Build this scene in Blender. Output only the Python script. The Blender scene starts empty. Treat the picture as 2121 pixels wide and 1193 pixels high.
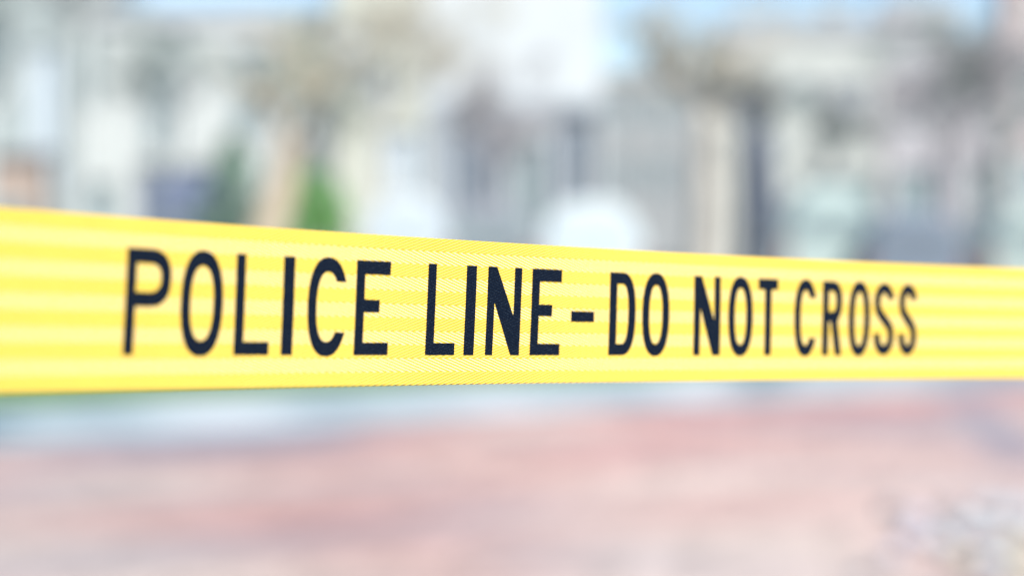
import bpy, bmesh, math, random
from mathutils import Vector, Matrix, noise
from mathutils.geometry import tessellate_polygon

scn = bpy.context.scene
C = scn.collection
R = math.radians
random.seed(7)

# ------------------------------------------------------------------ camera, sky, sun, exposure
CAM_H, F_PX, CX, CY, HORIZON = 1.3, 5008.0, 1060.5, 596.5, 488.0     # measured in photograph pixels
PITCH = math.atan((CY - HORIZON) / F_PX)                             # slightly downwards
FOCUS = 0.842
cam = bpy.data.cameras.new('camera')
cam.lens = 85.0; cam.sensor_width = 36.0
cam.clip_start = 0.02; cam.clip_end = 4000
cam.dof.use_dof = True; cam.dof.focus_distance = FOCUS; cam.dof.aperture_fstop = 5.5
camo = bpy.data.objects.new('camera', cam); C.objects.link(camo)
camo.location = (0, 0, CAM_H); camo.rotation_euler = (R(90) - PITCH, 0, 0)
scn.camera = camo

SUN_AZ, SUN_EL = R(148), R(40)               # azimuth clockwise from +Y: behind the camera, to its right
sund = Vector((math.sin(SUN_AZ) * math.cos(SUN_EL), math.cos(SUN_AZ) * math.cos(SUN_EL), math.sin(SUN_EL)))
w = bpy.data.worlds.new('World'); scn.world = w; w.use_nodes = True
nt = w.node_tree
sky = nt.nodes.new('ShaderNodeTexSky'); sky.sky_type = 'NISHITA'; sky.sun_disc = False
sky.sun_elevation = SUN_EL; sky.sun_rotation = SUN_AZ; sky.altitude = 1800; sky.air_density = 1.0; sky.dust_density = 0.0; sky.ozone_density = 2.0
nt.links.new(sky.outputs[0], nt.nodes['Background'].inputs[0])
nt.nodes['Background'].inputs[1].default_value = 0.08
sl = bpy.data.lights.new('sun', 'SUN'); sl.energy = 3.8; sl.angle = R(0.53); sl.color = (1.0, 0.985, 0.95)
so = bpy.data.objects.new('sun', sl); C.objects.link(so)
so.rotation_euler = (-sund).to_track_quat('-Z', 'Y').to_euler(); so.location = (8, -12, 14)
scn.view_settings.view_transform = 'Standard'; scn.view_settings.look = 'None'
scn.view_settings.gamma = 1.0; scn.view_settings.use_curve_mapping = False
scn.view_settings.exposure = 0.80
scn.render.engine = 'CYCLES'
scn.cycles.use_denoising = True
scn.cycles.max_bounces = 6

# ------------------------------------------------------------------ helpers
CAMM = Matrix.Translation((0, 0, CAM_H)) @ camo.rotation_euler.to_matrix().to_4x4()
def at(px, py, d):
    """point seen at photo pixel (px,py) at depth d"""
    return CAMM @ Vector(((px - CX) / F_PX * d, -(py - CY) / F_PX * d, -d))
def gx(px, d): return (px - CX) / F_PX * d
def gz(py, d): return CAM_H + (HORIZON - py) / F_PX * d

def tag(o, label=None, cat=None, group=None, kind=None):
    if label: o['label'] = label
    if cat: o['category'] = cat
    if group: o['group'] = group
    if kind: o['kind'] = kind
    return o
def link(name, me, m=None, parent=None):
    o = bpy.data.objects.new(name, me); C.objects.link(o)
    if m and me and not me.materials: me.materials.append(m)
    if parent: o.parent = parent
    return o
def bmobj(name, bm, m, parent=None, smooth=False):
    bmesh.ops.recalc_face_normals(bm, faces=bm.faces[:])
    me = bpy.data.meshes.new(name); bm.to_mesh(me); bm.free()
    if smooth:
        for p in me.polygons: p.use_smooth = True
    return link(name, me, m, parent)
def pyobj(name, v, f, m, parent=None, smooth=False):
    me = bpy.data.meshes.new(name); me.from_pydata(v, [], f); me.update()
    if smooth:
        for p in me.polygons: p.use_smooth = True
    return link(name, me, m, parent)
def empty(name, loc=(0, 0, 0), rz=0):
    o = bpy.data.objects.new(name, None); C.objects.link(o); o.location = loc; o.rotation_euler = (0, 0, rz)
    o.empty_display_size = 0.2
    return o
def bx(bm, x0, x1, y0, y1, z0, z1, bev=0):
    vs = [bm.verts.new(p) for p in ((x0,y0,z0),(x1,y0,z0),(x1,y1,z0),(x0,y1,z0),(x0,y0,z1),(x1,y0,z1),(x1,y1,z1),(x0,y1,z1))]
    fs = [bm.faces.new([vs[i] for i in q]) for q in ((0,3,2,1),(4,5,6,7),(0,1,5,4),(1,2,6,5),(2,3,7,6),(3,0,4,7))]
    if bev:
        es = list({e for f in fs for e in f.edges})
        bmesh.ops.bevel(bm, geom=es, offset=bev, segments=2, affect='EDGES', profile=0.6)
    return bm
def box(name, m, parent, *a, bev=0): return bmobj(name, bx(bmesh.new(), *a, bev=bev), m, parent)
def tube(V, F, pts, rads, n=7, cap=True):
    base = len(V)
    up = Vector((0.31, 0.17, 0.93))
    k = len(pts)
    for i, (p, r) in enumerate(zip(pts, rads)):
        t = (pts[min(i + 1, k - 1)] - pts[max(i - 1, 0)]).normalized()
        a = t.cross(up)
        if a.length < 1e-3: a = t.cross(Vector((1, 0, 0)))
        a.normalize(); b = t.cross(a)
        for j in range(n):
            q = 2 * math.pi * j / n
            V.append(p + a * (math.cos(q) * r) + b * (math.sin(q) * r))
    for i in range(k - 1):
        for j in range(n):
            F.append((base + i*n + j, base + i*n + (j+1) % n, base + (i+1)*n + (j+1) % n, base + (i+1)*n + j))
    if cap:
        F.append(tuple(base + j for j in reversed(range(n)))); F.append(tuple(base + (k-1)*n + j for j in range(n)))
def lathe(prof, n=24):
    V, F = [], []
    for r, z in prof:
        for j in range(n):
            q = 2*math.pi*j/n; V.append((r*math.cos(q), r*math.sin(q), z))
    for i in range(len(prof)-1):
        for j in range(n): F.append((i*n+j, i*n+(j+1) % n, (i+1)*n+(j+1) % n, (i+1)*n+j))
    F.append(tuple(reversed(range(n)))); F.append(tuple((len(prof)-1)*n+j for j in range(n)))
    return V, F

def mat(name, col, rough=0.8, var=0.12, scale=6.0, bump=0.0, metal=0.0, spec=0.4, coord='Object', detail=6.0):
    m = bpy.data.materials.new(name); m.use_nodes = True
    n = m.node_tree; b = n.nodes['Principled BSDF']
    b.inputs['Roughness'].default_value = rough; b.inputs['Metallic'].default_value = metal
    b.inputs['Specular IOR Level'].default_value = spec
    tc = n.nodes.new('ShaderNodeTexCoord'); ns = n.nodes.new('ShaderNodeTexNoise')
    ns.inputs['Scale'].default_value = scale; ns.inputs['Detail'].default_value = detail
    n.links.new(tc.outputs[coord], ns.inputs['Vector'])
    mx = n.nodes.new('ShaderNodeMix'); mx.data_type = 'RGBA'
    n.links.new(ns.outputs['Fac'], mx.inputs['Factor'])
    mx.inputs['A'].default_value = (*[max(0, c*(1-var*2)) for c in col], 1)
    mx.inputs['B'].default_value = (*[min(0.95, c*(1+var*2)) for c in col], 1)
    n.links.new(mx.outputs['Result'], b.inputs['Base Color'])
    if bump:
        bp = n.nodes.new('ShaderNodeBump'); bp.inputs['Strength'].default_value = bump; bp.inputs['Distance'].default_value = 0.02
        n.links.new(ns.outputs['Fac'], bp.inputs['Height']); n.links.new(bp.outputs['Normal'], b.inputs['Normal'])
    return m

# ------------------------------------------------------------------ ground, paving, path, lawn, car park
M_ground = mat('ground_soil', (0.26, 0.27, 0.25), 0.95, 0.15, 0.4)
M_mortar = mat('mortar', (0.40, 0.36, 0.35), 0.95, 0.12, 3.0)
M_lawn = mat('lawn_soil', (0.15, 0.22, 0.10), 0.95, 0.2, 1.5)
M_asph = mat('asphalt', (0.13, 0.135, 0.145), 0.9, 0.12, 3.0)
M_concrete = mat('concrete', (0.42, 0.43, 0.43), 0.9, 0.08, 1.2)

def brick_sheet_material():
    """paving beyond the single bricks: the same bond as a flat procedural pattern"""
    m = bpy.data.materials.new('brick_paving_far'); m.use_nodes = True; n = m.node_tree; b = n.nodes['Principled BSDF']
    b.inputs['Roughness'].default_value = 0.9
    tc = n.nodes.new('ShaderNodeTexCoord'); mp = n.nodes.new('ShaderNodeMapping'); mp.vector_type = 'TEXTURE'
    mp.inputs['Rotation'].default_value = (0, 0, math.atan2(0.629, 0.777))
    bk = n.nodes.new('ShaderNodeTexBrick'); bk.inputs['Scale'].default_value = 1.0
    bk.inputs['Brick Width'].default_value = 0.208; bk.inputs['Row Height'].default_value = 0.106; bk.inputs['Mortar Size'].default_value = 0.004
    bk.inputs['Color1'].default_value = (0.48, 0.31, 0.28, 1); bk.inputs['Color2'].default_value = (0.52, 0.43, 0.37, 1); bk.inputs['Mortar'].default_value = (0.40, 0.36, 0.35, 1)
    n.links.new(tc.outputs['Object'], mp.inputs['Vector']); n.links.new(mp.outputs['Vector'], bk.inputs['Vector']); n.links.new(bk.outputs['Color'], b.inputs['Base Color'])
    return m
M_bricksheet = brick_sheet_material()

def sheet(name, quad, z, m):
    o = pyobj(name, [(x, y, z) for x, y in quad], [(0, 1, 2, 3)], m); tag(o, kind='structure'); return o
sheet('ground', ((-900, -300), (900, -300), (900, 2500), (-900, 2500)), -0.14, M_ground)

U = Vector((0.777, 0.629)); W = Vector((-0.629, 0.777))      # along / across the brick courses
def uw(u, v): p = U*u + W*v; return (p.x, p.y)
W_EDGE = 13.68
plaza = sheet('brick_plaza', (uw(-30, -30), uw(60, -30), uw(60, W_EDGE), uw(-30, W_EDGE)), -0.012, M_bricksheet)

m = bpy.data.materials.new('brick_paver'); m.use_nodes = True
b = m.node_tree.nodes['Principled BSDF']; b.inputs['Roughness'].default_value = 0.85; b.inputs['Specular IOR Level'].default_value = 0.3
at_ = m.node_tree.nodes.new('ShaderNodeAttribute'); at_.attribute_name = 'brick_colour'
ns = m.node_tree.nodes.new('ShaderNodeTexNoise'); ns.inputs['Scale'].default_value = 45; ns.inputs['Detail'].default_value = 5
tc = m.node_tree.nodes.new('ShaderNodeTexCoord'); m.node_tree.links.new(tc.outputs['Object'], ns.inputs['Vector'])
mr = m.node_tree.nodes.new('ShaderNodeMapRange'); mr.inputs['To Min'].default_value = 0.75; mr.inputs['To Max'].default_value = 1.25
m.node_tree.links.new(ns.outputs['Fac'], mr.inputs['Value'])
vm = m.node_tree.nodes.new('ShaderNodeVectorMath'); vm.operation = 'SCALE'
m.node_tree.links.new(at_.outputs['Color'], vm.inputs[0]); m.node_tree.links.new(mr.outputs['Result'], vm.inputs['Scale'])
m.node_tree.links.new(vm.outputs['Vector'], b.inputs['Base Color'])
bp = m.node_tree.nodes.new('ShaderNodeBump'); bp.inputs['Strength'].default_value = 0.4; bp.inputs['Distance'].default_value = 0.004
m.node_tree.links.new(ns.outputs['Fac'], bp.inputs['Height']); m.node_tree.links.new(bp.outputs['Normal'], b.inputs['Normal'])
M_brick = m

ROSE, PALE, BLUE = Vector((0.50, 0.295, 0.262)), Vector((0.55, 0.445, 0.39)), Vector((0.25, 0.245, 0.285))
def brick_colour(x, y, rng):
    u = x*U.x + y*U.y; v = x*W.x + y*W.y
    side = max(0.0, min(1.0, (x / max(y, 1) + 0.02) * 9 + 0.5))      # colour streaks turn across the courses on the right half
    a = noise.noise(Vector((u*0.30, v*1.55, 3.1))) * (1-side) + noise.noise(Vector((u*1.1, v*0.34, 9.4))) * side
    c2 = noise.noise(Vector((u*0.55, v*0.9, 21.0)))
    c = ROSE.lerp(PALE, max(0.0, min(1.0, 0.45 + 1.0*c2 + (11.5 - y)*0.10 + 0.25*side)))
    g = max(0.0, min(1.0, (a + 0.02) * 2.3)) * (1.0 - 0.45*side)  # grey-blue streaks: varied brick tone, with branch shadows painted in
    # cast shadow at the right of the plaza, painted as blue grey bricks
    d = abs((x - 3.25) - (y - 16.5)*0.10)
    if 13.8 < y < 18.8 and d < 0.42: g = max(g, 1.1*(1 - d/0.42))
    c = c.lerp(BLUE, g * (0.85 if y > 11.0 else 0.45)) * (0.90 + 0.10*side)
    return c * (1 + rng.uniform(-0.16, 0.16))
rng = random.Random(3)
BV, BF, BC = [], [], []
bl, bw, jt = 0.200, 0.098, 0.008
row = 0; v = 0.0
while v + bw < W_EDGE - 0.01:
    off = (row % 2) * 0.5 * (bl + jt)
    u = -7.0 - off
    while u < 26:
        x, y = uw(u + bl/2, v + bw/2)
        if y > 1.5 and abs(x) < 3.0 + 0.36*y:
            zt = rng.uniform(-0.0025, 0.0025); tx = rng.uniform(-0.002, 0.002); e = 0.006
            i = len(BV)
            for (du, dv, z) in ((0,0,-0.02),(bl,0,-0.02),(bl,bw,-0.02),(0,bw,-0.02),
                                (0,0,-e+zt),(bl,0,-e+zt+tx),(bl,bw,-e+zt+tx),(0,bw,-e+zt),
                                (e,e,zt),(bl-e,e,zt+tx),(bl-e,bw-e,zt+tx),(e,bw-e,zt)):
                q = uw(u+du, v+dv); BV.append((q[0], q[1], z))
            for q in ((8,9,10,11),(4,5,9,8),(5,6,10,9),(6,7,11,10),(7,4,8,11),(0,1,5,4),(1,2,6,5),(2,3,7,6),(3,0,4,7)):
                BF.append(tuple(i+k for k in q))
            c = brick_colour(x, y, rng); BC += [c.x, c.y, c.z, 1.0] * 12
        u += bl + jt
    v += bw + jt; row += 1
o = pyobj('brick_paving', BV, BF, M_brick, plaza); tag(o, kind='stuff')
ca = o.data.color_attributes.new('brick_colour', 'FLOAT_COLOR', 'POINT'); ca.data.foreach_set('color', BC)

# stone footpath of large slabs, beyond a flush stone kerb
PW = 3.05
path = sheet('footpath', (uw(-30, W_EDGE), uw(70, W_EDGE), uw(70, W_EDGE+PW), uw(-30, W_EDGE+PW)), -0.01, M_mortar)
slab_m = [mat('slab_white', (0.53, 0.575, 0.58), 0.8, 0.05, 2.5), mat('slab_pale', (0.41, 0.48, 0.49), 0.8, 0.06, 2.5),
          mat('slab_bluegrey', (0.26, 0.335, 0.365), 0.8, 0.07, 2.5), mat('slab_dark', (0.12, 0.20, 0.235), 0.8, 0.07, 2.5)]
sb = bmesh.new(); bx(sb, 0.004, 0.646, 0.004, 0.596, -0.03, 0.0, bev=0.006)
sme = [bpy.data.meshes.new('slab') for _ in slab_m]
for k, me in enumerate(sme): sb.to_mesh(me); me.materials.append(slab_m[k])
sb.free()
rng = random.Random(11)
ANG = math.atan2(U.y, U.x)
for i in range(-8, 46):
    for j in range(5):
        u = 0.5 + i*0.65; v = W_EDGE + 0.01 + j*0.605
        x, y = uw(u+.32, v+.3)
        px = CX + F_PX*x/y
        if px < -1900 or px > 4000: continue
        # slab tone by stretch; shadows on some stretches are painted in as darker slabs
        tone = 1
        if px < 40: tone = 3
        elif px < 330: tone = 1
        elif px < 600: tone = 0
        elif px < 770: tone = 2 if j < 3 else 1
        elif px < 1060: tone = 1 if px < 900 else 0
        elif px < 1360: tone = 1
        elif px < 1500: tone = 0
        elif px < 1650: tone = 2
        elif px < 1950: tone = 1
        else: tone = 2
        if rng.random() < 0.15: tone = max(0, min(3, tone + rng.choice((-1, 1))))
        s = link('slab', sme[tone], None, path)
        s.location = (*uw(u, v), 0.006 + rng.uniform(-0.002, 0.002)); s.rotation_euler = (0, 0, ANG)

lawn = sheet('lawn', ((-80, 15), (80, 60), (80, 35.2), (-80, 35.2)), -0.02, M_lawn)
lawn.data.clear_geometry(); q = [uw(-40, W_EDGE+PW+.02), uw(47, W_EDGE+PW+.02)]
lawn.data.from_pydata([(-60, q[0][1]-20, -0.02), (q[0][0], q[0][1], -0.02), (q[1][0]-14, q[1][1]-11.5, -0.02), (23, 35.2, -0.02), (-60, 35.2, -0.02)], [], [(0,1,2,3,4)])
park = sheet('parking_lot', ((-90, 35.5), (90, 35.5), (90, 49), (-90, 49)), -0.10, M_asph)
pv = sheet('pavement', ((-90, 49.3), (90, 49.3), (90, 75), (-90, 75)), 0.0, M_concrete)
o = box('kerb', M_concrete, None, -90, 90, 35.2, 35.5, -0.14, 0.02, bev=0.02); tag(o, kind='structure')
o = box('kerb', M_concrete, None, -90, 90, 49.0, 49.3, -0.14, 0.012, bev=0.02); tag(o, kind='structure')
# grass blades
GV, GF = [], []
rng = random.Random(5)
M_grass = mat('grass_blade', (0.13, 0.27, 0.085), 0.7, 0.3, 0.8)
n = 0
while n < 26000:
    y = rng.uniform(16.5, 31); x = rng.uniform(-9, 8)
    v_ = x*W.x + y*W.y
    if v_ < W_EDGE + PW + 0.06 or abs(x) > 1.5 + 0.26*y: continue
    n += 1
    h = rng.uniform(.04, .10); a = rng.uniform(0, 6.28); l = rng.uniform(0, .05); wd = .008
    i = len(GV)
    dx, dy = math.cos(a)*wd, math.sin(a)*wd
    GV += [(x-dx, y-dy, -.02), (x+dx, y+dy, -.02), (x+l*math.sin(a), y-l*math.cos(a), -.02+h)]; GF.append((i, i+1, i+2))
tag(pyobj('grass', GV, GF, M_grass), 'short green lawn grass beyond the stone footpath', 'grass', kind='stuff')

# ------------------------------------------------------------------ the police tape
TW = 0.050
XS = [0, 150, 300, 400, 700, 1000, 1260, 1400, 1700, 1821, 2121]
TOP = [432.6, 440.8, 450.3, 458.2, 481.2, 501.5, 516.8, 523.9, 537.2, 543.6, 556.7]
BOT = [815.4, 811.0, 807.6, 806.0, 800.6, 795.6, 792.3, 790.4, 788.0, 786.0, 782.2]
def polyfit(xs, ys, n):
    xs = [(x - 1060)/1060 for x in xs]
    A = [[sum(x**(i+j) for x in xs) for j in range(n+1)] for i in range(n+1)]
    B = [sum(y*x**i for x, y in zip(xs, ys)) for i in range(n+1)]
    for i in range(n+1):
        p = A[i][i]
        for k in range(i+1, n+1):
            f = A[k][i]/p
            for j in range(n+1): A[k][j] -= f*A[i][j]
            B[k] -= f*B[i]
    c = [0]*(n+1)
    for i in reversed(range(n+1)): c[i] = (B[i] - sum(A[i][j]*c[j] for j in range(i+1, n+1)))/A[i][i]
    return lambda x: sum(c[i]*((x-1060)/1060)**i for i in range(n+1))
ftop, fbot = polyfit(XS, TOP, 2), polyfit(XS, BOT, 2)
cl = []                                             # centre points and half-width vectors along the strip
for i in range(0, 121):
    x = -60 + i*(2240/120)
    t, bo = ftop(x), fbot(x)
    lean = 0.060 - 0.000024*x
    d = F_PX*TW/(bo - t)
    c = at(x, (t+bo)/2, d); up = at(x + lean*(bo-t)/2, t, d) - c
    up = up.normalized() * (TW/2)
    cl.append((c, up))
# run on straight to the two posts that hold it
tl = (cl[0][0] - cl[3][0]).normalized(); tr = (cl[-1][0] - cl[-4][0]).normalized()
pre = [(cl[0][0] + tl*(k*0.02), cl[0][1].copy()) for k in range(16, 0, -1)]
post = [(cl[-1][0] + tr*(k*0.04), cl[-1][1].copy()) for k in range(1, 28)]
cl = pre + cl + post
S = [0.0]
for i in range(1, len(cl)): S.append(S[-1] + (cl[i][0]-cl[i-1][0]).length)
px_s = []                                            # photo x of the centre line -> arc length
for i in range(121): px_s.append((-60 + i*(2240/120), S[16+i]))
def s_of(px):
    for k in range(len(px_s)-1):
        if px_s[k][0] <= px <= px_s[k+1][0]:
            f = (px-px_s[k][0])/(px_s[k+1][0]-px_s[k][0]); return px_s[k][1]*(1-f)+px_s[k+1][1]*f
def TP(s, v, lift=0.0):
    """point on the strip's camera-side face; s along it, v from its lower edge (metres)"""
    lo, hi = 0, len(S)-1
    while hi-lo > 1:
        mid = (lo+hi)//2
        if S[mid] <= s: lo = mid
        else: hi = mid
    f = (s-S[lo])/(S[hi]-S[lo])
    c = cl[lo][0].lerp(cl[hi][0], f); up = cl[lo][1].lerp(cl[hi][1], f)
    tg = (cl[hi][0]-cl[lo][0]).normalized(); nrm = tg.cross(up).normalized()     # towards the camera side
    if nrm.y > 0: nrm = -nrm
    k = (v/TW)*2 - 1
    cup = -0.0002*k*k + 0.00025*math.sin(s*23+1.0)*k                             # the webbing bows very slightly
    return c + up*k + nrm*(cup + lift)

def tape_material(name, ink):
    m = bpy.data.materials.new(name); m.use_nodes = True
    T = m.node_tree; N = T.nodes; L = T.links; b = N['Principled BSDF']
    def val(x, i, nd):
        if isinstance(x, (int, float)): nd.inputs[i].default_value = x
        else: L.new(x, nd.inputs[i])
    def ma(op, a, b_=0.0, c=0.0):
        nd = N.new('ShaderNodeMath'); nd.operation = op; val(a, 0, nd); val(b_, 1, nd)
        if op in ('MULTIPLY_ADD', 'SMOOTH_MIN'): val(c, 2, nd)
        return nd.outputs[0]
    def mixc(f, a, c):
        nd = N.new('ShaderNodeMix'); nd.data_type = 'RGBA'
        if isinstance(f, (int, float)): nd.inputs['Factor'].default_value = f
        else: L.new(f, nd.inputs['Factor'])
        for k, q in (('A', a), ('B', c)):
            if isinstance(q, tuple): nd.inputs[k].default_value = (*q, 1)
            else: L.new(q, nd.inputs[k])
        return nd.outputs['Result']
    uv = N.new('ShaderNodeUVMap'); uv.uv_map = 'UVMap'
    sp = N.new('ShaderNodeSeparateXYZ'); L.new(uv.outputs[0], sp.inputs[0])
    s_mm, v_mm = sp.outputs[0], sp.outputs[1]
    nz = N.new('ShaderNodeTexNoise'); nz.inputs['Scale'].default_value = 0.35; nz.inputs['Detail'].default_value = 3
    L.new(uv.outputs[0], nz.inputs['Vector'])
    wob = ma('MULTIPLY', ma('SUBTRACT', nz.outputs['Fac'], 0.5), 0.35)
    BAND = 50/11.0
    zig = ma('PINGPONG', v_mm, BAND)                                  # 11 herringbone bands
    phase = ma('ADD', ma('SUBTRACT', ma('DIVIDE', s_mm, 3.8), zig), wob)
    rib = ma('MULTIPLY_ADD', ma('SINE', ma('MULTIPLY', phase, 2*math.pi)), 0.5, 0.5)
    par = ma('MODULO', ma('FLOOR', ma('DIVIDE', v_mm, BAND)), 2.0)     # 1 on every other band
    fil = ma('MULTIPLY_ADD', ma('SINE', ma('MULTIPLY', ma('ADD', ma('MULTIPLY', s_mm, 1.25), ma('MULTIPLY', v_mm, 0.6)), 2*math.pi)), 0.5, 0.5)
    fil2 = ma('MULTIPLY', fil, ma('MULTIPLY_ADD', par, 0.28, 0.10))
    edge = ma('ABSOLUTE', ma('SUBTRACT', ma('FRACT', ma('DIVIDE', v_mm, BAND)), 0.5))
    groove = ma('MULTIPLY', ma('GREATER_THAN', edge, 0.47), 0.25)
    h = ma('SUBTRACT', ma('SUBTRACT', rib, fil2), groove)
    bp = N.new('ShaderNodeBump'); bp.inputs['Strength'].default_value = 1.0
    bp.inputs['Distance'].default_value = 0.00020 if not ink else 0.00014
    L.new(h, bp.inputs['Height']); L.new(bp.outputs['Normal'], b.inputs['Normal'])
    if not ink:
        crest = ma('SMOOTH_MIN', ma('POWER', rib, 1.9), 1.0, 0.05)
        f = ma('SUBTRACT', crest, ma('MULTIPLY', fil2, 0.9)); 
        col = mixc(f, (0.80, 0.455, 0.001), (0.89, 0.70, 0.17))
        col2 = mixc(f, (0.82, 0.51, 0.003), (0.92, 0.83, 0.72))
        colr = mixc(par, col, col2)  # nylon gloss painted in: pale rib crests, paler on every other band
        n2 = N.new('ShaderNodeTexNoise'); n2.inputs['Scale'].default_value = 0.05; L.new(uv.outputs[0], n2.inputs['Vector'])
        colr = mixc(ma('MULTIPLY', n2.outputs['Fac'], 0.22), colr, (0.88, 0.76, 0.10))  # patchy fabric sheen along the strip, painted into the yellow
        L.new(colr, b.inputs['Base Color'])
        b.inputs['Roughness'].default_value = 0.42; b.inputs['Specular IOR Level'].default_value = 0.5
        b.inputs['Sheen Weight'].default_value = 0.15
    else:
        n3 = N.new('ShaderNodeTexNoise'); n3.inputs['Scale'].default_value = 2.6; n3.inputs['Detail'].default_value = 4
        L.new(uv.outputs[0], n3.inputs['Vector'])
        sp_ = ma('MULTIPLY', ma('MAXIMUM', ma('SUBTRACT', n3.outputs['Fac'], 0.52), 0.0), 2.6)
        f = ma('MULTIPLY', sp_, rib)
        col = mixc(f, (0.0022, 0.0062, 0.0160), (0.10, 0.145, 0.19))
        L.new(col, b.inputs['Base Color'])
        b.inputs['Roughness'].default_value = 0.55; b.inputs['Specular IOR Level'].default_value = 0.05
    return m
M_tape, M_ink = tape_material('yellow_webbing', False), tape_material('navy_ink', True)

VS = [0, 0.0005] + [TW*j/12 for j in range(1, 12)] + [TW-0.0005, TW]; NV = len(VS)-1
V, F, UVs = [], [], []
SN = []
k = 0
while k*0.004 < S[-1]: SN.append(k*0.004); k += 1
SN.append(S[-1]-1e-5)
th = 0.0011
for s in SN:
    for j in range(NV+1):
        v = VS[j]; V.append(TP(s, v))
    for j in range(NV+1):
        v = VS[j]; V.append(TP(s, v, -th))
K = 2*(NV+1)
vuv = [(s*1000, 1000*VS[j % (NV+1)]) for s in SN for j in range(K)]
for i in range(len(SN)-1):
    a = i*K; c = a+K
    for j in range(NV):
        F.append((a+j, c+j, c+j+1, a+j+1)); F.append((a+NV+1+j, a+NV+2+j, c+NV+2+j, c+NV+1+j))
    F.append((a, a+NV+1, c+NV+1, c)); F.append((a+NV, c+NV, c+K-1, a+K-1))
e = (len(SN)-1)*K
for j in range(NV): F.append((j, j+1, NV+2+j, NV+1+j)); F.append((e+j, e+NV+1+j, e+NV+2+j, e+j+1))
tape = pyobj('police_tape', V, F, M_tape)
tag(tape, 'yellow woven police tape printed in dark capitals, stretched taut across the view', 'police tape')
for p in tape.data.polygons: p.use_smooth = abs(p.normal.z) < 0.5
uvl = tape.data.uv_layers.new(name='UVMap')
for l in tape.data.loops: uvl.data[l.index].uv = vuv[l.vertex_index]

# letters: outlines in (0..1 width, 0..1 height), stroke tw wide / th high
def letter_polys(ch, w, H, t):
    """list of (outer, [holes]) in mm"""
    def sup(cx, cy, rx, ry, a0, a1, n=30, e=2.35):
        out = []
        for i in range(n+1):
            a = R(a0 + (a1-a0)*i/n); c, s_ = math.cos(a), math.sin(a)
            out.append((cx + rx*math.copysign(abs(c)**(2/e), c), cy + ry*math.copysign(abs(s_)**(2/e), s_)))
        return out
    if ch == 'I': return [([(0,0),(w,0),(w,H),(0,H)], [])]
    if ch == '-': return [([(0,.395*H),(w,.395*H),(w,.395*H+t*.86),(0,.395*H+t*.86)], [])]
    if ch == 'L': return [([(0,0),(w,0),(w,t*.92),(t,t*.92),(t,H),(0,H)], [])]
    if ch == 'T': return [([(w/2-t/2,0),(w/2+t/2,0),(w/2+t/2,H-t),(w,H-t),(w,H),(0,H),(0,H-t),(w/2-t/2,H-t)], [])]
    if ch == 'E': return [([(0,0),(w,0),(w,t*.92),(t,t*.92),(t,.455*H),(w*.70,.455*H),(w*.70,.455*H+t*.92),(t,.455*H+t*.92),(t,H-t),(w,H-t),(w,H),(0,H)], [])]
    if ch == 'N':
        d = t*1.12
        return [([(0,0),(t*.92,0),(t*.92,.60*H),(w-d,0),(w,0),(w,H),(w-t*.92,H),(w-t*.92,.44*H),(d,H),(0,H)], [])]
    if ch == 'O': return [(sup(w/2, H/2, w/2, H/2+.4, 0, 360)[:-1], [sup(w/2, H/2, w/2-t*.98, H/2+.4-t*1.03, 0, 360)[:-1]])]
    if ch == 'D':
        o = [(0,0)] + sup(w*.48, H/2, w*.52, H/2, -90, 90, 24, 2.5) + [(0,H)]
        h = [(t,t*.95)] + sup(w*.48, H/2, w*.52-t, H/2-t*.95, -90, 90, 24, 2.5) + [(t,H-t*.95)]
        return [(o, [h])]
    if ch in 'PR':
        yb = .455*H; ym = (H+yb)/2; ry = (H-yb)/2
        bowl = sup(w*.5, ym, w*.5, ry, -90, 90, 20, 2.5)
        h = [(t, yb+t*.95)] + sup(w*.5, ym, w*.5-t, ry-t*.95, -90, 90, 20, 2.5) + [(t, H-t*.95)]
        if ch == 'P': o = [(0,0),(t,0),(t,yb)] + bowl + [(0,H)]
        else: o = [(0,0),(t,0),(t,yb),(w*.42,yb),(w-t*1.05,0),(w,0),(w*.42+t*1.1,yb+.05)] + bowl[6:] + [(0,H)]
        return [(o, [h])]
    if ch == 'C':
        o = sup(w*.52, H/2, w*.52, H/2+.4, 32, 328, 44); i = sup(w*.52, H/2, w*.52-t*.98, H/2+.4-t*1.03, 36, 324, 44)
        o[0] = (w, .765*H); o[-1] = (w, .235*H); i[0] = (w-t*.98, .765*H); i[-1] = (w-t*.98, .235*H)
        return [(o + i[::-1], [])]
    if ch == 'S':
        # centre line of the S, swept with the stroke
        r = t/2; cx = w/2; rx = w/2-r
        pts = []
        yu, ru = .735*H, .265*H-r; yl, rl = .265*H, .265*H-r
        for i in range(25): a = R(12 + i*(198-12)/24); pts.append((cx+rx*math.cos(a), yu+ru*math.sin(a)))
        p0, p1 = pts[-1], (cx+rx*math.cos(R(18)), yl+rl*math.sin(R(18)))
        for i in range(1, 12):
            f = i/12; q = f*f*(3-2*f)
            pts.append((p0[0]+(p1[0]-p0[0])*q, p0[1]+(p1[1]-p0[1])*f))
        for i in range(25): a = R(18 - i*(18+192)/24); pts.append((cx+rx*math.cos(a), yl+rl*math.sin(a)))
        A, B = [], []
        for i, p in enumerate(pts):
            q0, q1 = pts[max(0,i-1)], pts[min(len(pts)-1,i+1)]
            dx, dy = q1[0]-q0[0], q1[1]-q0[1]; l = math.hypot(dx, dy) or 1
            A.append((p[0]-dy/l*r, p[1]+dx/l*r)); B.append((p[0]+dy/l*r, p[1]-dx/l*r))
        return [(A + B[::-1], [])]
V0, V1 = TW*(1-0.795), TW*(1-0.174)
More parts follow.
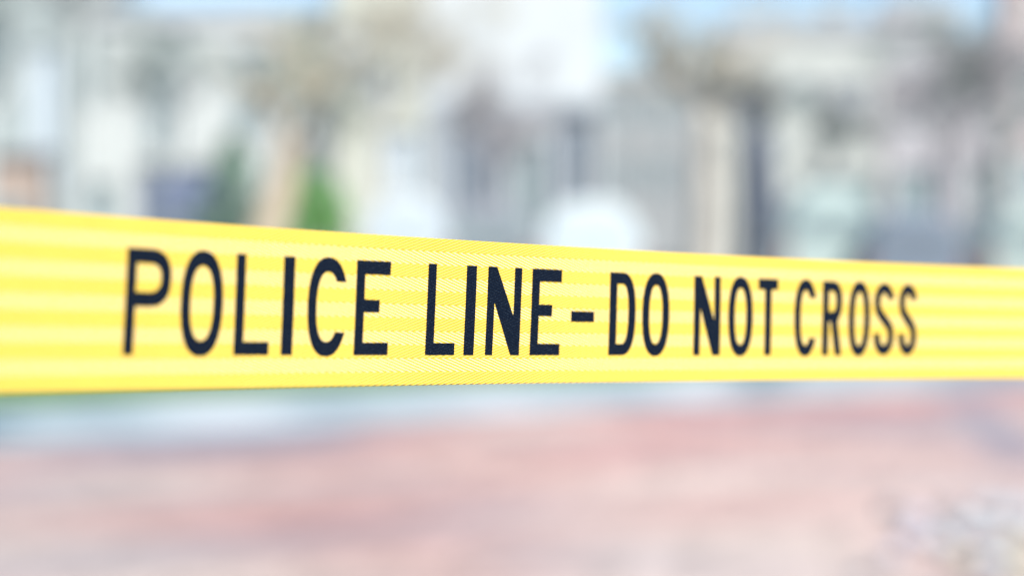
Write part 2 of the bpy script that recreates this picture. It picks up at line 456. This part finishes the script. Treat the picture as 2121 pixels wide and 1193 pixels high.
LET = [('P',259,352),('O',374,461),('L',487,559),('I',585,608),('C',637,715),('E',736,806),('L',884,944),('I',963.5,984),('N',1008,1078),
       ('E',1100,1161),('-',1183,1230),('D',1262,1316),('O',1330,1386),('N',1437,1492),('O',1508,1559),('T',1570,1611),
       ('C',1645,1690),('R',1703,1744),('O',1757,1802),('S',1810,1852),('S',1861,1899)]
words = {0:'POLICE',6:'LINE',10:'-',11:'DO',13:'NOT',16:'CROSS'}
for ch, xl, xr in LET:
    s0, s1 = s_of(xl), s_of(xr)
    H = (V1-V0)*1000
    V, F, UVs = [], [], []
    rl = random.Random(int(xl))
    for outer, holes in letter_polys(ch, (s1-s0)*1000, H, 4.45):
        def dens(pl):                                        # resample so that the edge can waver with the weave
            out = []
            for i, p in enumerate(pl):
                q = pl[(i+1) % len(pl)]; l = math.hypot(q[0]-p[0], q[1]-p[1]); n = max(1, int(l/0.55))
                for k in range(n):
                    f = k/n; j = 0.06 if l > 1.2 and k else 0.02
                    out.append((p[0]+(q[0]-p[0])*f + rl.uniform(-j, j), p[1]+(q[1]-p[1])*f + rl.uniform(-j, j)))
            return out
        loops = [dens(outer)] + [dens(h) for h in holes]
        flat = [p for l in loops for p in l]
        tris = tessellate_polygon([[Vector((p[0], p[1], 0)) for p in l] for l in loops])
        n = len(flat)
        for lift in (0.00014, -0.0003):
            for p in flat:
                V.append(TP(s0 + p[0]/1000, V0 + p[1]/1000, lift)); UVs.append((s0*1000+p[0], V0*1000+p[1]))
        for t in tris:
            a, b_, c = t
            ar = (flat[b_][0]-flat[a][0])*(flat[c][1]-flat[a][1])-(flat[c][0]-flat[a][0])*(flat[b_][1]-flat[a][1])
            F.append((a, b_, c) if ar > 0 else (a, c, b_))
        st = 0
        for l in loops:
            for k in range(len(l)):
                a, c = st+k, st+(k+1) % len(l); F.append((a, a+n, c+n, c))
            st += len(l)
    o = pyobj('printed_letter' if ch != '-' else 'printed_dash', V, F, M_ink, tape)
    uvl = o.data.uv_layers.new(name='UVMap')
    for l in o.data.loops: uvl.data[l.index].uv = UVs[l.vertex_index]
    o['label'] = 'dark navy printed ' + ('dash' if ch == '-' else 'capital letter ' + ch)

# posts holding the tape, outside the picture on both sides
M_steel = mat('galvanised_steel', (0.45, 0.46, 0.47), 0.4, 0.08, 20, metal=0.9)
M_base = mat('black_rubber', (0.03, 0.03, 0.032), 0.8, 0.1, 20)
def stanchion(p, label):
    r = empty('barrier_post', (p.x, p.y, 0)); tag(r, label, 'post', 'posts holding the police tape')
    v, f = lathe([(.17, 0), (.17, .02), (.14, .04), (.03, .055)], 28); pyobj('base', v, f, M_base, r, True)
    v, f = lathe([(.018, .05), (.018, p.z+.06), (.014, p.z+.075)], 16); pyobj('pole', v, f, M_steel, r, True)
    v, f = lathe([(.0195, p.z-.026), (.0205, p.z-.02), (.0205, p.z+.02), (.0195, p.z+.026)], 16); pyobj('clip_collar', v, f, M_base, r, True)
stanchion(cl[0][0] + tl*0.012, 'steel barrier post with a black base holding the near end of the police tape')
stanchion(cl[-1][0] + tr*0.012, 'steel barrier post with a black base holding the far end of the police tape')

# ------------------------------------------------------------------ loose pale stones on the paving
def rock(name, m, loc, r, seed):
    bm = bmesh.new(); bmesh.ops.create_icosphere(bm, subdivisions=3, radius=1)
    rr = random.Random(seed); o = Vector((rr.uniform(0, 50), rr.uniform(0, 50), rr.uniform(0, 50)))
    sx, sy, sz = rr.uniform(.85, 1.25), rr.uniform(.8, 1.1), rr.uniform(.55, .8)
    for v in bm.verts:
        k = 1 + 0.22*noise.noise(v.co*1.3+o) + 0.08*noise.noise(v.co*3.5+o)
        v.co = Vector((v.co.x*sx, v.co.y*sy, v.co.z*sz))*k*r
        v.co.z = max(v.co.z, -0.42*r)
    zmin = min(v.co.z for v in bm.verts)
    for v in bm.verts: v.co.z -= zmin
    ob = bmobj(name, bm, m, None, True); ob.location = loc; ob.rotation_euler = (0, 0, rr.uniform(0, 6))
    return ob
RM = {'white': mat('stone_white', (0.46, 0.465, 0.47), .85, .08, 8, .4), 'grey': mat('stone_grey', (0.22, 0.235, 0.25), .85, .1, 8, .4),
      'cream': mat('stone_cream', (0.50, 0.46, 0.37), .85, .1, 8, .4), 'lilac': mat('stone_lilac', (0.47, 0.45, 0.49), .85, .08, 8, .4)}
STONES = [(1845,1068,.075,'grey'),(1962,1078,.085,'grey'),(1900,1085,.08,'lilac'),(2050,1072,.11,'white'),(2105,1075,.12,'white'),(2000,1105,.09,'white'),
          (1890,1125,.085,'lilac'),(1945,1140,.10,'white'),(2060,1130,.12,'white'),(2110,1155,.11,'cream'),(1995,1178,.08,'cream'),(2055,1190,.10,'white'),
          (1850,1160,.07,'lilac'),(2120,1215,.11,'cream'),(1790,1195,.05,'grey'),(2160,1110,.12,'white')]
for i, (px, py, r, c) in enumerate(STONES):
    d = F_PX*CAM_H/(py-HORIZON)
    o = rock('stone', RM[c], (gx(px, d), d, -0.001), r*0.8, i)
    tag(o, {'white':'large whitish rounded stone among the loose stones on the brick paving','grey':'small dark grey stone at the edge of the loose stones on the brick paving',
            'cream':'cream coloured rounded stone among the loose stones on the brick paving','lilac':'lilac grey rounded stone among the loose stones on the brick paving'}[c],
        'stone', {'white':'whitish','grey':'dark grey','cream':'cream','lilac':'lilac grey'}[c] + ' stones on the paving')

# ------------------------------------------------------------------ buildings
M_glass = mat('window_glass', (0.19, 0.245, 0.255), 0.12, 0.15, 0.6, spec=0.6)
M_glass_dark = mat('shop_glass', (0.14, 0.165, 0.20), 0.12, 0.15, 0.6, spec=0.6)
M_glass_blue = mat('pale_blue_glass', (0.50, 0.56, 0.60), 0.15, 0.06, 0.6, spec=0.5)
M_frame = mat('window_frame', (0.42, 0.43, 0.43), 0.6, 0.05, 4)
M_roof = mat('roof_felt', (0.22, 0.22, 0.23), 0.9, 0.1, 2)
def wall_grid(name, m, parent, w, z0, z1, rects, depth, back):
    """front wall with real openings (reveals), ends, back and top; local x 0..w, front at y=0"""
    xs = sorted({0, w, *[r[0] for r in rects], *[r[1] for r in rects]}); zs = sorted({z0, z1, *[r[2] for r in rects], *[r[3] for r in rects]})
    V, F = [], []
    def q(*p): i = len(V); V.extend(p); F.append((i, i+1, i+2, i+3))
    for a, b_ in zip(xs, xs[1:]):
        for c, d in zip(zs, zs[1:]):
            mx, mz = (a+b_)/2, (c+d)/2
            if any(r[0] < mx < r[1] and r[2] < mz < r[3] for r in rects): continue
            q((a,0,c),(b_,0,c),(b_,0,d),(a,0,d))
    for x0, x1, c, d in rects:
        q((x0,0,c),(x0,depth,c),(x1,depth,c),(x1,0,c)); q((x0,0,d),(x1,0,d),(x1,depth,d),(x0,depth,d))
        q((x0,0,c),(x0,0,d),(x0,depth,d),(x0,depth,c)); q((x1,0,c),(x1,depth,c),(x1,depth,d),(x1,0,d))
    q((0,0,z0),(0,0,z1),(0,back,z1),(0,back,z0)); q((w,0,z0),(w,back,z0),(w,back,z1),(w,0,z1))
    q((0,back,z0),(0,back,z1),(w,back,z1),(w,back,z0)); q((0,0,z1),(w,0,z1),(w,back,z1),(0,back,z1))
    return pyobj(name, V, F, m, parent)
def window(parent, r, depth, glass, bars=1):
    x0, x1, z0, z1 = r
    y = depth - 0.06
    wn = box('window', glass, parent, x0+.001, x1-.001, y, y+.02, z0+.001, z1-.001)
    bm = bmesh.new(); t = 0.07
    bx(bm, x0+.002, x0+t, y-.05, y-.002, z0+.002, z1-.002); bx(bm, x1-t, x1-.002, y-.05, y-.002, z0+.002, z1-.002)
    bx(bm, x0+t+.001, x1-t-.001, y-.05, y-.002, z0+.002, z0+t); bx(bm, x0+t+.001, x1-t-.001, y-.05, y-.002, z1-t, z1-.002)
    for k in range(bars):
        xm = x0 + (x1-x0)*(k+1)/(bars+1); bx(bm, xm-.03, xm+.03, y-.045, y-.002, z0+t+.001, z1-t-.001)
    bmobj('frame', bm, M_frame, wn)
    box('sill', M_frame, wn, x0-.05, x1+.05, -.07, depth-.13, z0-.06, z0-.004)
def building(name, label, px0, px1, D, top_py, m, wins, glass=None, storeys=None, back=9, cornice=True):
    x0, x1 = gx(px0, D), gx(px1, D); w_ = x1-x0
    ztop = gz(top_py, D)
    root = empty(name, (x0, D, 0)); tag(root, label, 'building')
    rects = [(gx(a, D)-x0, gx(b_, D)-x0, max(0.05, gz(d, D)), gz(c, D)) for (a, b_, c, d, *_) in wins]
    if storeys:                                           # regular rows of windows above the picture's top edge
        zc, pitch, ww, wh, n = storeys
        z = zc
        while z + wh < ztop - 0.5:
            for k in range(n):
                xc = w_*(k+.5)/n; rects.append((xc-ww/2, xc+ww/2, z, z+wh))
            z += pitch
    wall_grid('wall', m, root, w_, 0, ztop, rects, 0.25, back)
    for i, r in enumerate(rects):
        g = wins[i][4] if i < len(wins) and len(wins[i]) > 4 else (glass or M_glass)
        window(root, r, 0.25, g, 1 if r[1]-r[0] < 1.6 else 2)
    if cornice:
        box('cornice', M_frame if cornice is True else cornice, root, -.12, w_+.12, -.16, -.003, ztop-.35, ztop+.06, bev=.03)
    box('roof', M_roof, root, .05, w_-.05, .05, back-.05, ztop+.003, ztop+.12)
    return root
MW = {k: mat('facade_'+k, c, 0.85, 0.06, 0.5) for k, c in dict(
    grey=(0.36, 0.40, 0.385), pale=(0.49, 0.505, 0.48), cream=(0.475, 0.475, 0.40), white=(0.53, 0.55, 0.545), stone=(0.465, 0.475, 0.435),
    mauve=(0.41, 0.39, 0.40), rose=(0.48, 0.40, 0.38), storefront=(0.33, 0.36, 0.385), tan=(0.43, 0.42, 0.38), far=(0.29, 0.295, 0.29), orange=(0.40, 0.315, 0.26)).items()}
building('office_building', 'grey building with a tall pale blue glass bay beside the street tree', -420, 132, 60, -420, MW['grey'],
         [(58, 128, 95, 400, M_glass_blue), (-60, 20, 60, 220, M_glass), (-250, -120, 60, 220, M_glass)], storeys=(8.6, 3.2, 1.3, 1.8, 4))
building('terraced_house', 'low pale rendered house with grey windows behind the dark blue van', 136, 684, 61, 26, MW['pale'],
         [(140, 205, 70, 225), (300, 372, 120, 320), (480, 590, 100, 270), (610, 680, 70, 180), (580, 680, 290, 440), (280, 500, 340, 480, M_glass_dark), (140, 240, 375, 480), (330, 385, 55, 95)])
building('apartment_building', 'cream coloured apartment building next to the bright white block', 688, 876, 60, -380, MW['cream'],
         [(705, 745, 60, 170, M_glass_blue), (770, 810, 150, 235, M_glass_blue), (780, 868, 270, 400, M_glass_blue)], storeys=(8.8, 3.0, .7, 1.5, 2))
rb = building('white_building', 'bright white plain block with a grey shop front at street level', 880, 1246, 60.2, -300, MW['white'],
         [(925, 1040, 250, 470, M_glass_dark), (1150, 1236, 225, 470, M_glass_dark), (1060, 1130, 290, 478)], storeys=(8.9, 3.0, 1.2, 1.5, 2))
w_ = gx(1246, 60.2)-gx(880, 60.2)
bm = bmesh.new()
bx(bm, -.02, gx(921, 60.2)-gx(880, 60.2), -.09, -.003, 0, gz(232, 60.2)); bx(bm, gx(1044, 60.2)-gx(880, 60.2), gx(1056, 60.2)-gx(880, 60.2), -.09, -.003, 0, gz(232, 60.2))
bx(bm, gx(1134, 60.2)-gx(880, 60.2), gx(1146, 60.2)-gx(880, 60.2), -.09, -.003, 0, gz(232, 60.2)); 
bmobj('shop_front_pier', bm, MW['storefront'], rb)
box('shop_fascia', MW['storefront'], rb, -.02, w_+.02, -.14, -.003, gz(231.8, 60.2), gz(208, 60.2), bev=.02)
building('far_building', 'distant low beige building in the gap beside the white block', 1190, 1520, 115, 150, MW['far'],
         [(1270, 1310, 200, 260), (1350, 1390, 200, 260), (1430, 1470, 200, 260), (1270, 1310, 330, 400), (1350, 1390, 330, 400)], back=14)
building('shop_building', 'pale stone two storey building behind the mint van', 1500, 1826, 60, 52, MW['stone'],
         [(1640, 1690, 165, 215), (1715, 1800, 170, 235, M_glass_blue), (1540, 1600, 150, 250), (1660, 1820, 360, 470, M_glass)])
building('brick_building', 'mauve brick building with a flat roof right of the pale stone one', 1832, 1984, 60.5, 8, MW['mauve'],
         [(1855, 1960, 70, 135, M_frame), (1850, 1900, 190, 270), (1920, 1970, 190, 270), (1850, 1970, 350, 480, M_glass)], back=2.5)
building('brick_annexe', 'lower mauve annexe between the two brick buildings', 1988, 2078, 61, 88, MW['mauve'],
         [(2005, 2060, 170, 260, M_glass), (2005, 2065, 330, 470, M_glass)], back=2.5)
building('brick_block', 'tall rose brick block at the end of the row', 2082, 2560, 60.5, -420, MW['rose'],
         [(2110, 2170, 130, 250), (2230, 2300, 130, 250), (2100, 2190, 320, 480, M_glass), (2240, 2330, 320, 480, M_glass)], storeys=(8.4, 3.2, 1.2, 1.7, 4), back=1.6)
# small orange kiosk at the left edge
kx = gx(-75, 50); kw = gx(42, 50) - kx
k_ = empty('kiosk', (kx, 52, 0)); tag(k_, 'small orange brown kiosk on the pavement before the grey building', 'kiosk')
box('wall', MW['orange'], k_, 0, kw, 0, 1.4, 0, gz(318, 50), bev=.02)
box('roof', M_roof, k_, -.15, kw+.15, -.2, 1.6, gz(318, 50)+.003, gz(318, 50)+.12, bev=.02)
box('hatch', M_glass, k_, .2, kw-.25, -.02, -.003, 1.1, 2.0); box('shelf', M_frame, k_, .15, kw-.2, -.25, -.003, 1.0, 1.06)

# ------------------------------------------------------------------ parked vans
M_tyre = mat('tyre', (0.03, 0.03, 0.032), 0.85, 0.1, 10)
M_rim = mat('rim', (0.45, 0.46, 0.47), 0.35, 0.05, 10, metal=0.8)
M_bump = mat('bumper_plastic', (0.10, 0.105, 0.115), 0.6, 0.08, 10)
M_tail = mat('tail_light_red', (0.22, 0.05, 0.05), 0.25, 0.05, 10)
M_plate = mat('number_plate', (0.55, 0.55, 0.5), 0.5, 0.05, 10)
def van(label, px, D, w, h, col, L=4.4, name='panel_van', window=None, group=None):
    root = empty(name, (gx(px, D), D, -0.10)); tag(root, label, 'van', group)
    m = mat('paint', col, 0.25, 0.02, 2, spec=0.5)
    hw = w/2
    # sections along y (rear at 0): (y, half width, roof height, bottom)
    secs = [(0.0, .93, .95), (.06, .985, .985), (.5, 1, 1), (L-1.55, 1, 1), (L-1.25, .99, .985), (L-.70, .965, .70), (L-.62, .96, .60), (L-.15, .93, .55), (L, .86, .48)]
    V, F = [], []
    NP = 22
    for (y, kw_, kh) in secs:
        H = h*kh; Z0 = 0.22
        for i in range(NP):
            a = math.pi*i/(NP-1)                     # over the top, right side to left side
            c, s_ = math.cos(a), math.sin(a)
            e = 3.6
            x = hw*kw_*math.copysign(abs(c)**(2/e), c)
            z = Z0 + .45*(H-Z0)*0 + (H-Z0)*abs(s_)**(2/3.8)
            x *= 1 - 0.16*max(0, (z/H - .5)/.5)**1.5  # sides lean in towards the roof
            V.append((x, y, z))
    for k in range(len(secs)-1):
        for i in range(NP-1): F.append((k*NP+i, (k+1)*NP+i, (k+1)*NP+i+1, k*NP+i+1))
        F.append((k*NP, k*NP+NP-1, (k+1)*NP+NP-1, (k+1)*NP))
    F.append(tuple(range(NP))); e = (len(secs)-1)*NP; F.append(tuple(e+i for i in reversed(range(NP))))
    body = pyobj('body', V, F, m, root, False)
    for s_ in (-1, 1):
        for y in (.75, L-.85):
            v, f = lathe([(.20, -.10), (.31, -.10), (.325, -.07), (.325, .07), (.31, .10), (.20, .10)], 24)
            wl = pyobj('wheel', [(z_, x_, y_) for x_, y_, z_ in v], f, M_tyre, root, True); wl.location = (s_*(hw-.09), y, .325)
            v, f = lathe([(.19, -.112), (.19, .112), (.06, .118)], 16)
            pyobj('rim', [(z_, x_, y_) for x_, y_, z_ in v], f, M_rim, wl, True)
        box('tail_light', M_tail, root, s_*hw*.90-.05, s_*hw*.90+.05, -.03, .05, h*.38, h*.58, bev=.012)
        box('door', m, root, min(0, s_*hw*.80)+.008, max(0, s_*hw*.80)-.008, -.022, .02, .42, h*.84, bev=.01)
        box('headlight', M_plate, root, s_*hw*.62-.12, s_*hw*.62+.12, L-.12, L+.02, h*.33, h*.42, bev=.02)
        box('mirror', M_bump, root, s_*(hw+.11)-.07, s_*(hw+.11)+.07, L-1.15, L-1.07, h*.52, h*.62, bev=.02)
    box('bumper', M_bump, root, -hw*.95, hw*.95, -.08, .05, .24, .40, bev=.03)
    box('number_plate', M_plate, root, -.26, .26, -.10, -.083, .27, .38)
    if window:
        for s_ in (-1, 1):
            box('rear_window', window, root, min(s_*.06, s_*hw*.70), max(s_*.06, s_*hw*.70), -.032, -.024, h*.60, h*.80, bev=.003)
    box('windscreen', M_glass_dark, root, -hw*.72, hw*.72, L-1.02, L-.98, h*.66, h*.90)
    return root
van('plain white panel van with rounded roof parked before the grey shop front', 1225, 37.4, 1.80, 1.96, (0.58, 0.62, 0.62), window=M_glass_blue)
van('taller white panel van parked beside the bright green shrub', 838, 42.0, 1.62, 2.12, (0.54, 0.58, 0.585), window=M_glass_blue)
van('dark blue panel van parked behind the evergreen bush', 385, 40.5, 1.70, 2.42, (0.14, 0.165, 0.245), window=M_glass_dark)
van('pale mint green panel van parked right of the dark trunk', 1722, 41.0, 1.68, 2.25, (0.44, 0.52, 0.485), window=M_glass)
van('low blue grey van parked before the mauve brick building', 1900, 39.5, 1.72, 1.80, (0.19, 0.225, 0.27), window=M_glass_dark)
van('pale green van parked at the end of the row before the rose brick block', 2150, 40.5, 1.75, 1.95, (0.40, 0.46, 0.42), window=M_glass)
van('grey van parked before the shop front of the white block', 1010, 44.0, 1.75, 2.0, (0.26, 0.27, 0.29), window=M_glass)

# ------------------------------------------------------------------ trees and shrubs
def bark(name, c): return mat(name, c, 0.9, 0.18, 9, 0.5)
LEAF = {}
def leafmat(name, c):
    if name not in LEAF: LEAF[name] = mat(name, c, 0.38, 0.25, 1.6)
    return LEAF[name]
def tree(name, label, base, fork, r0, height, bm_, lm, seed, nleaf, spread=1.0, leaf=0.05, group=None, r_fork=.72, maxlv=5, limb=1.0, clump=60):
    rg = random.Random(seed)
    root = empty(name, base); tag(root, label, 'tree', group)
    V, F, tips = [], [], []
    bv = Vector((0, 0, -0.12)); fk = Vector(fork)
    pts = [bv.lerp(fk, i/7) + Vector((rg.uniform(-1, 1), rg.uniform(-1, 1), 0))*r0*.10*(0 < i < 7) for i in range(8)]
    rads = [r0*1.35] + [r0*(1.08 + (r_fork-1.08)*i/7) for i in range(1, 8)]
    tube(V, F, pts, rads, 12)
    def grow(p, d, l, r, lv):
        n = 4; q = p; P = [p]; RR = [r]
        for i in range(n):
            d = (d + Vector((rg.gauss(0, .16), rg.gauss(0, .16), rg.gauss(.05, .10)))).normalized()
            q = q + d*(l/n); P.append(q); RR.append(r*(1-.62*(i+1)/n))
            if lv >= 2: tips.append((q, lv))
        tube(V, F, P, RR, 7 if lv < 2 else 4, cap=False)
        if lv >= maxlv or r < .004: return
        for _ in range(rg.randint(3, 4) if lv < 4 else 3):
            k = rg.uniform(.35, 1); i = min(n-1, int(k*n)); pp = P[i].lerp(P[i+1], k*n-i)
            ax = Vector((rg.gauss(0, 1), rg.gauss(0, 1), rg.gauss(0, .6))).normalized()
            grow(pp, (d*.75 + ax*.75*spread).normalized(), l*rg.uniform(.55, .75), max(.004, r*(1-.62*k)*rg.uniform(.55, .8)), lv+1)
    L0 = (height - fk.z)*.46
    for i in range(5):
        a = 6.283*i/5 + rg.uniform(-.4, .4)
        grow(fk - Vector((0, 0, .1*i*r0)), Vector((math.cos(a)*.75*spread, math.sin(a)*.75*spread, rg.uniform(.55, 1.1))).normalized(), L0*rg.uniform(.8, 1.15), r0*rg.uniform(.38, .55)*limb, 0)
    pyobj('trunk', V, F, bm_, root, True)
    V, F = [], []
    outer = [q for q, l_ in tips if l_ >= min(3, maxlv)] or [q for q, l_ in tips]
    clumps = [rg.choice(outer) for _ in range(max(8, nleaf//clump))]      # leaves sit in loose clumps with gaps between
    for _ in range(nleaf):
        p = rg.choice(clumps); sg = .17 if clump < 1000 else .1
        p = p + Vector((rg.gauss(0, sg), rg.gauss(0, sg), rg.gauss(0, sg*.8)))
        n_ = Vector((rg.gauss(0, 1), rg.gauss(0, 1), rg.gauss(.5, 1))).normalized(); t = n_.orthogonal().normalized(); b2 = n_.cross(t)
        a = rg.uniform(0, 6.28); t, b2 = t*math.cos(a)+b2*math.sin(a), b2*math.cos(a)-t*math.sin(a)
        s_ = leaf*rg.uniform(.6, 1.3); i = len(V)
        V += [p-t*s_, p-b2*s_*.5+n_*s_*.12, p+t*s_, p+b2*s_*.5+n_*s_*.12]; F += [(i, i+1, i+2), (i, i+2, i+3)]
    pyobj('crown', V, F, lm, root)
    return root
lb = leafmat('leaf_bud', (0.36, 0.385, 0.31)); lg = leafmat('leaf_grey_green', (0.29, 0.35, 0.315)); lt = leafmat('leaf_tan', (0.54, 0.50, 0.40)); lr = leafmat('leaf_russet', (0.36, 0.335, 0.335))
D = 29.5
tree('street_tree', 'thin leafed tree with a pale tan trunk leaning over beside the green shrub', (gx(496, D), D, -.02), (gx(604, D)-gx(496, D), .1, gz(275, D)), .29, 5.0, bark('bark_tan', (0.50, 0.40, 0.30)), lb, 1, 300, spread=1.0, r_fork=.55, limb=.42, maxlv=3)
D = 49.8
tree('street_tree', 'pruned tree with a thick dark blue grey trunk standing left of the mint van', (gx(1572, D), D, 0), (-.05, 0, gz(275, D)), .46, 5.4, bark('bark_dark', (0.085, 0.10, 0.13)), lb, 2, 300, spread=.8, maxlv=2, r_fork=.75, limb=.5)
BG = [bark('bark_beige', (0.48, 0.445, 0.385)), bark('bark_grey', (0.45, 0.47, 0.45)), bark('bark_mauve', (0.44, 0.42, 0.425))]
ROW = [(1462, 230, .40, 7.6, 0, lt, 1100, 'tree with a thick sunlit tan trunk left of the dark trunked tree'),
       (160, 40, .20, 10.0, 1, lg, 900, 'tree with a slim grey trunk before the pale blue glass bay'),
       (2075, 300, .20, 7.5, 1, lg, 3200, 'grey green leafed tree before the rose brick block'),
       (1935, 300, .19, 7.0, 2, lr, 2200, 'russet budded tree before the mauve brick building'),
       (790, 230, .10, 8.4, 0, lt, 1500, 'tan budded tree before the cream apartment building'),
       (345, 240, .13, 6.6, 1, lg, 700, 'grey barked tree before the low pale rendered house'),
       (-40, 230, .16, 8.5, 1, lg, 900, 'grey barked tree behind the orange brown kiosk'),
       (660, 250, .11, 6.6, 1, lb, 800, 'slender bare branched tree between the rendered house and the cream building'),
       (1705, 330, .12, 5.2, 1, lg, 900, 'slender bare branched tree behind the mint van'),
       (1010, 330, .13, 5.6, 2, lr, 900, 'small bare branched tree before the shop front of the white block')]
for k, (px, fy, r0, hh, bk, lf, nl, lab) in enumerate(ROW):
    D = 50.4 + (k % 3)*1.1
    tree('street_tree', lab, (gx(px, D), D, 0), (.1, 0, gz(fy, D)), r0, hh, BG[bk], lf, 20+k, int(nl*1.6), leaf=.065, spread=1.35, maxlv=4)

def shrub(name, label, px, D, hw, top, m, seed, n, z0=0.05, leaf=.045, cat='shrub', flat=2.0):
    rg = random.Random(seed); root = empty(name, (gx(px, D), D, -.02)); tag(root, label, cat)
    V, F = [], []
    for k in range(9):
        a = rg.uniform(0, 6.28); r = rg.uniform(.2, .7)*hw; e = Vector((math.cos(a)*r, math.sin(a)*r, top*rg.uniform(.6, .92)))
        tube(V, F, [Vector((e.x*.1, e.y*.1, -.08)), Vector((e.x*.5, e.y*.5, e.z*.5)), e], [.022, .015, .004], 5)
    pyobj('stem', V, F, bark(name+'_bark', (.16, .13, .10)), root)
    V, F = [], []
    o = Vector((seed*3.1, 0, 0))
    while n > 0:
        z = rg.uniform(z0, top); f = z/top
        prof = max(0, 1-(max(0, f-.42)/.58)**flat)**(1/flat) * (.72 + .28*min(1, f/.4))
        a = rg.uniform(0, 6.283); r = math.sqrt(rg.random())*hw*prof
        p = Vector((math.cos(a)*r, math.sin(a)*r, z))
        if noise.noise(p*3.2+o) < -0.18 and r > hw*.3: continue
        p *= 1 + .10*noise.noise(p*2+o)
        n -= 1
        n_ = (Vector((p.x, p.y, .25)).normalized() + Vector((rg.gauss(0, .6), rg.gauss(0, .6), rg.gauss(0, .6)))).normalized()
        t = n_.orthogonal().normalized(); b2 = n_.cross(t); a = rg.uniform(0, 6.28); t, b2 = t*math.cos(a)+b2*math.sin(a), b2*math.cos(a)-t*math.sin(a)
        s_ = leaf*rg.uniform(.6, 1.3); i = len(V)
        V += [p-t*s_, p-b2*s_*.5, p+t*s_, p+b2*s_*.5]; F.append((i, i+1, i+2)); F.append((i, i+2, i+3))
    pyobj('foliage', V, F, m, root)
    return root
shrub('green_shrub', 'bright green upright shrub right of the leaning tan trunk', 655, 32, .45, gz(360, 32), leafmat('leaf_bright', (0.17, 0.38, 0.11)), 1, 6000, flat=4.0)
shrub('evergreen_bush', 'dark evergreen bush left of the leaning tan trunk', 478, 33, .52, gz(285, 33), leafmat('leaf_dark', (0.17, 0.27, 0.20)), 2, 5000)
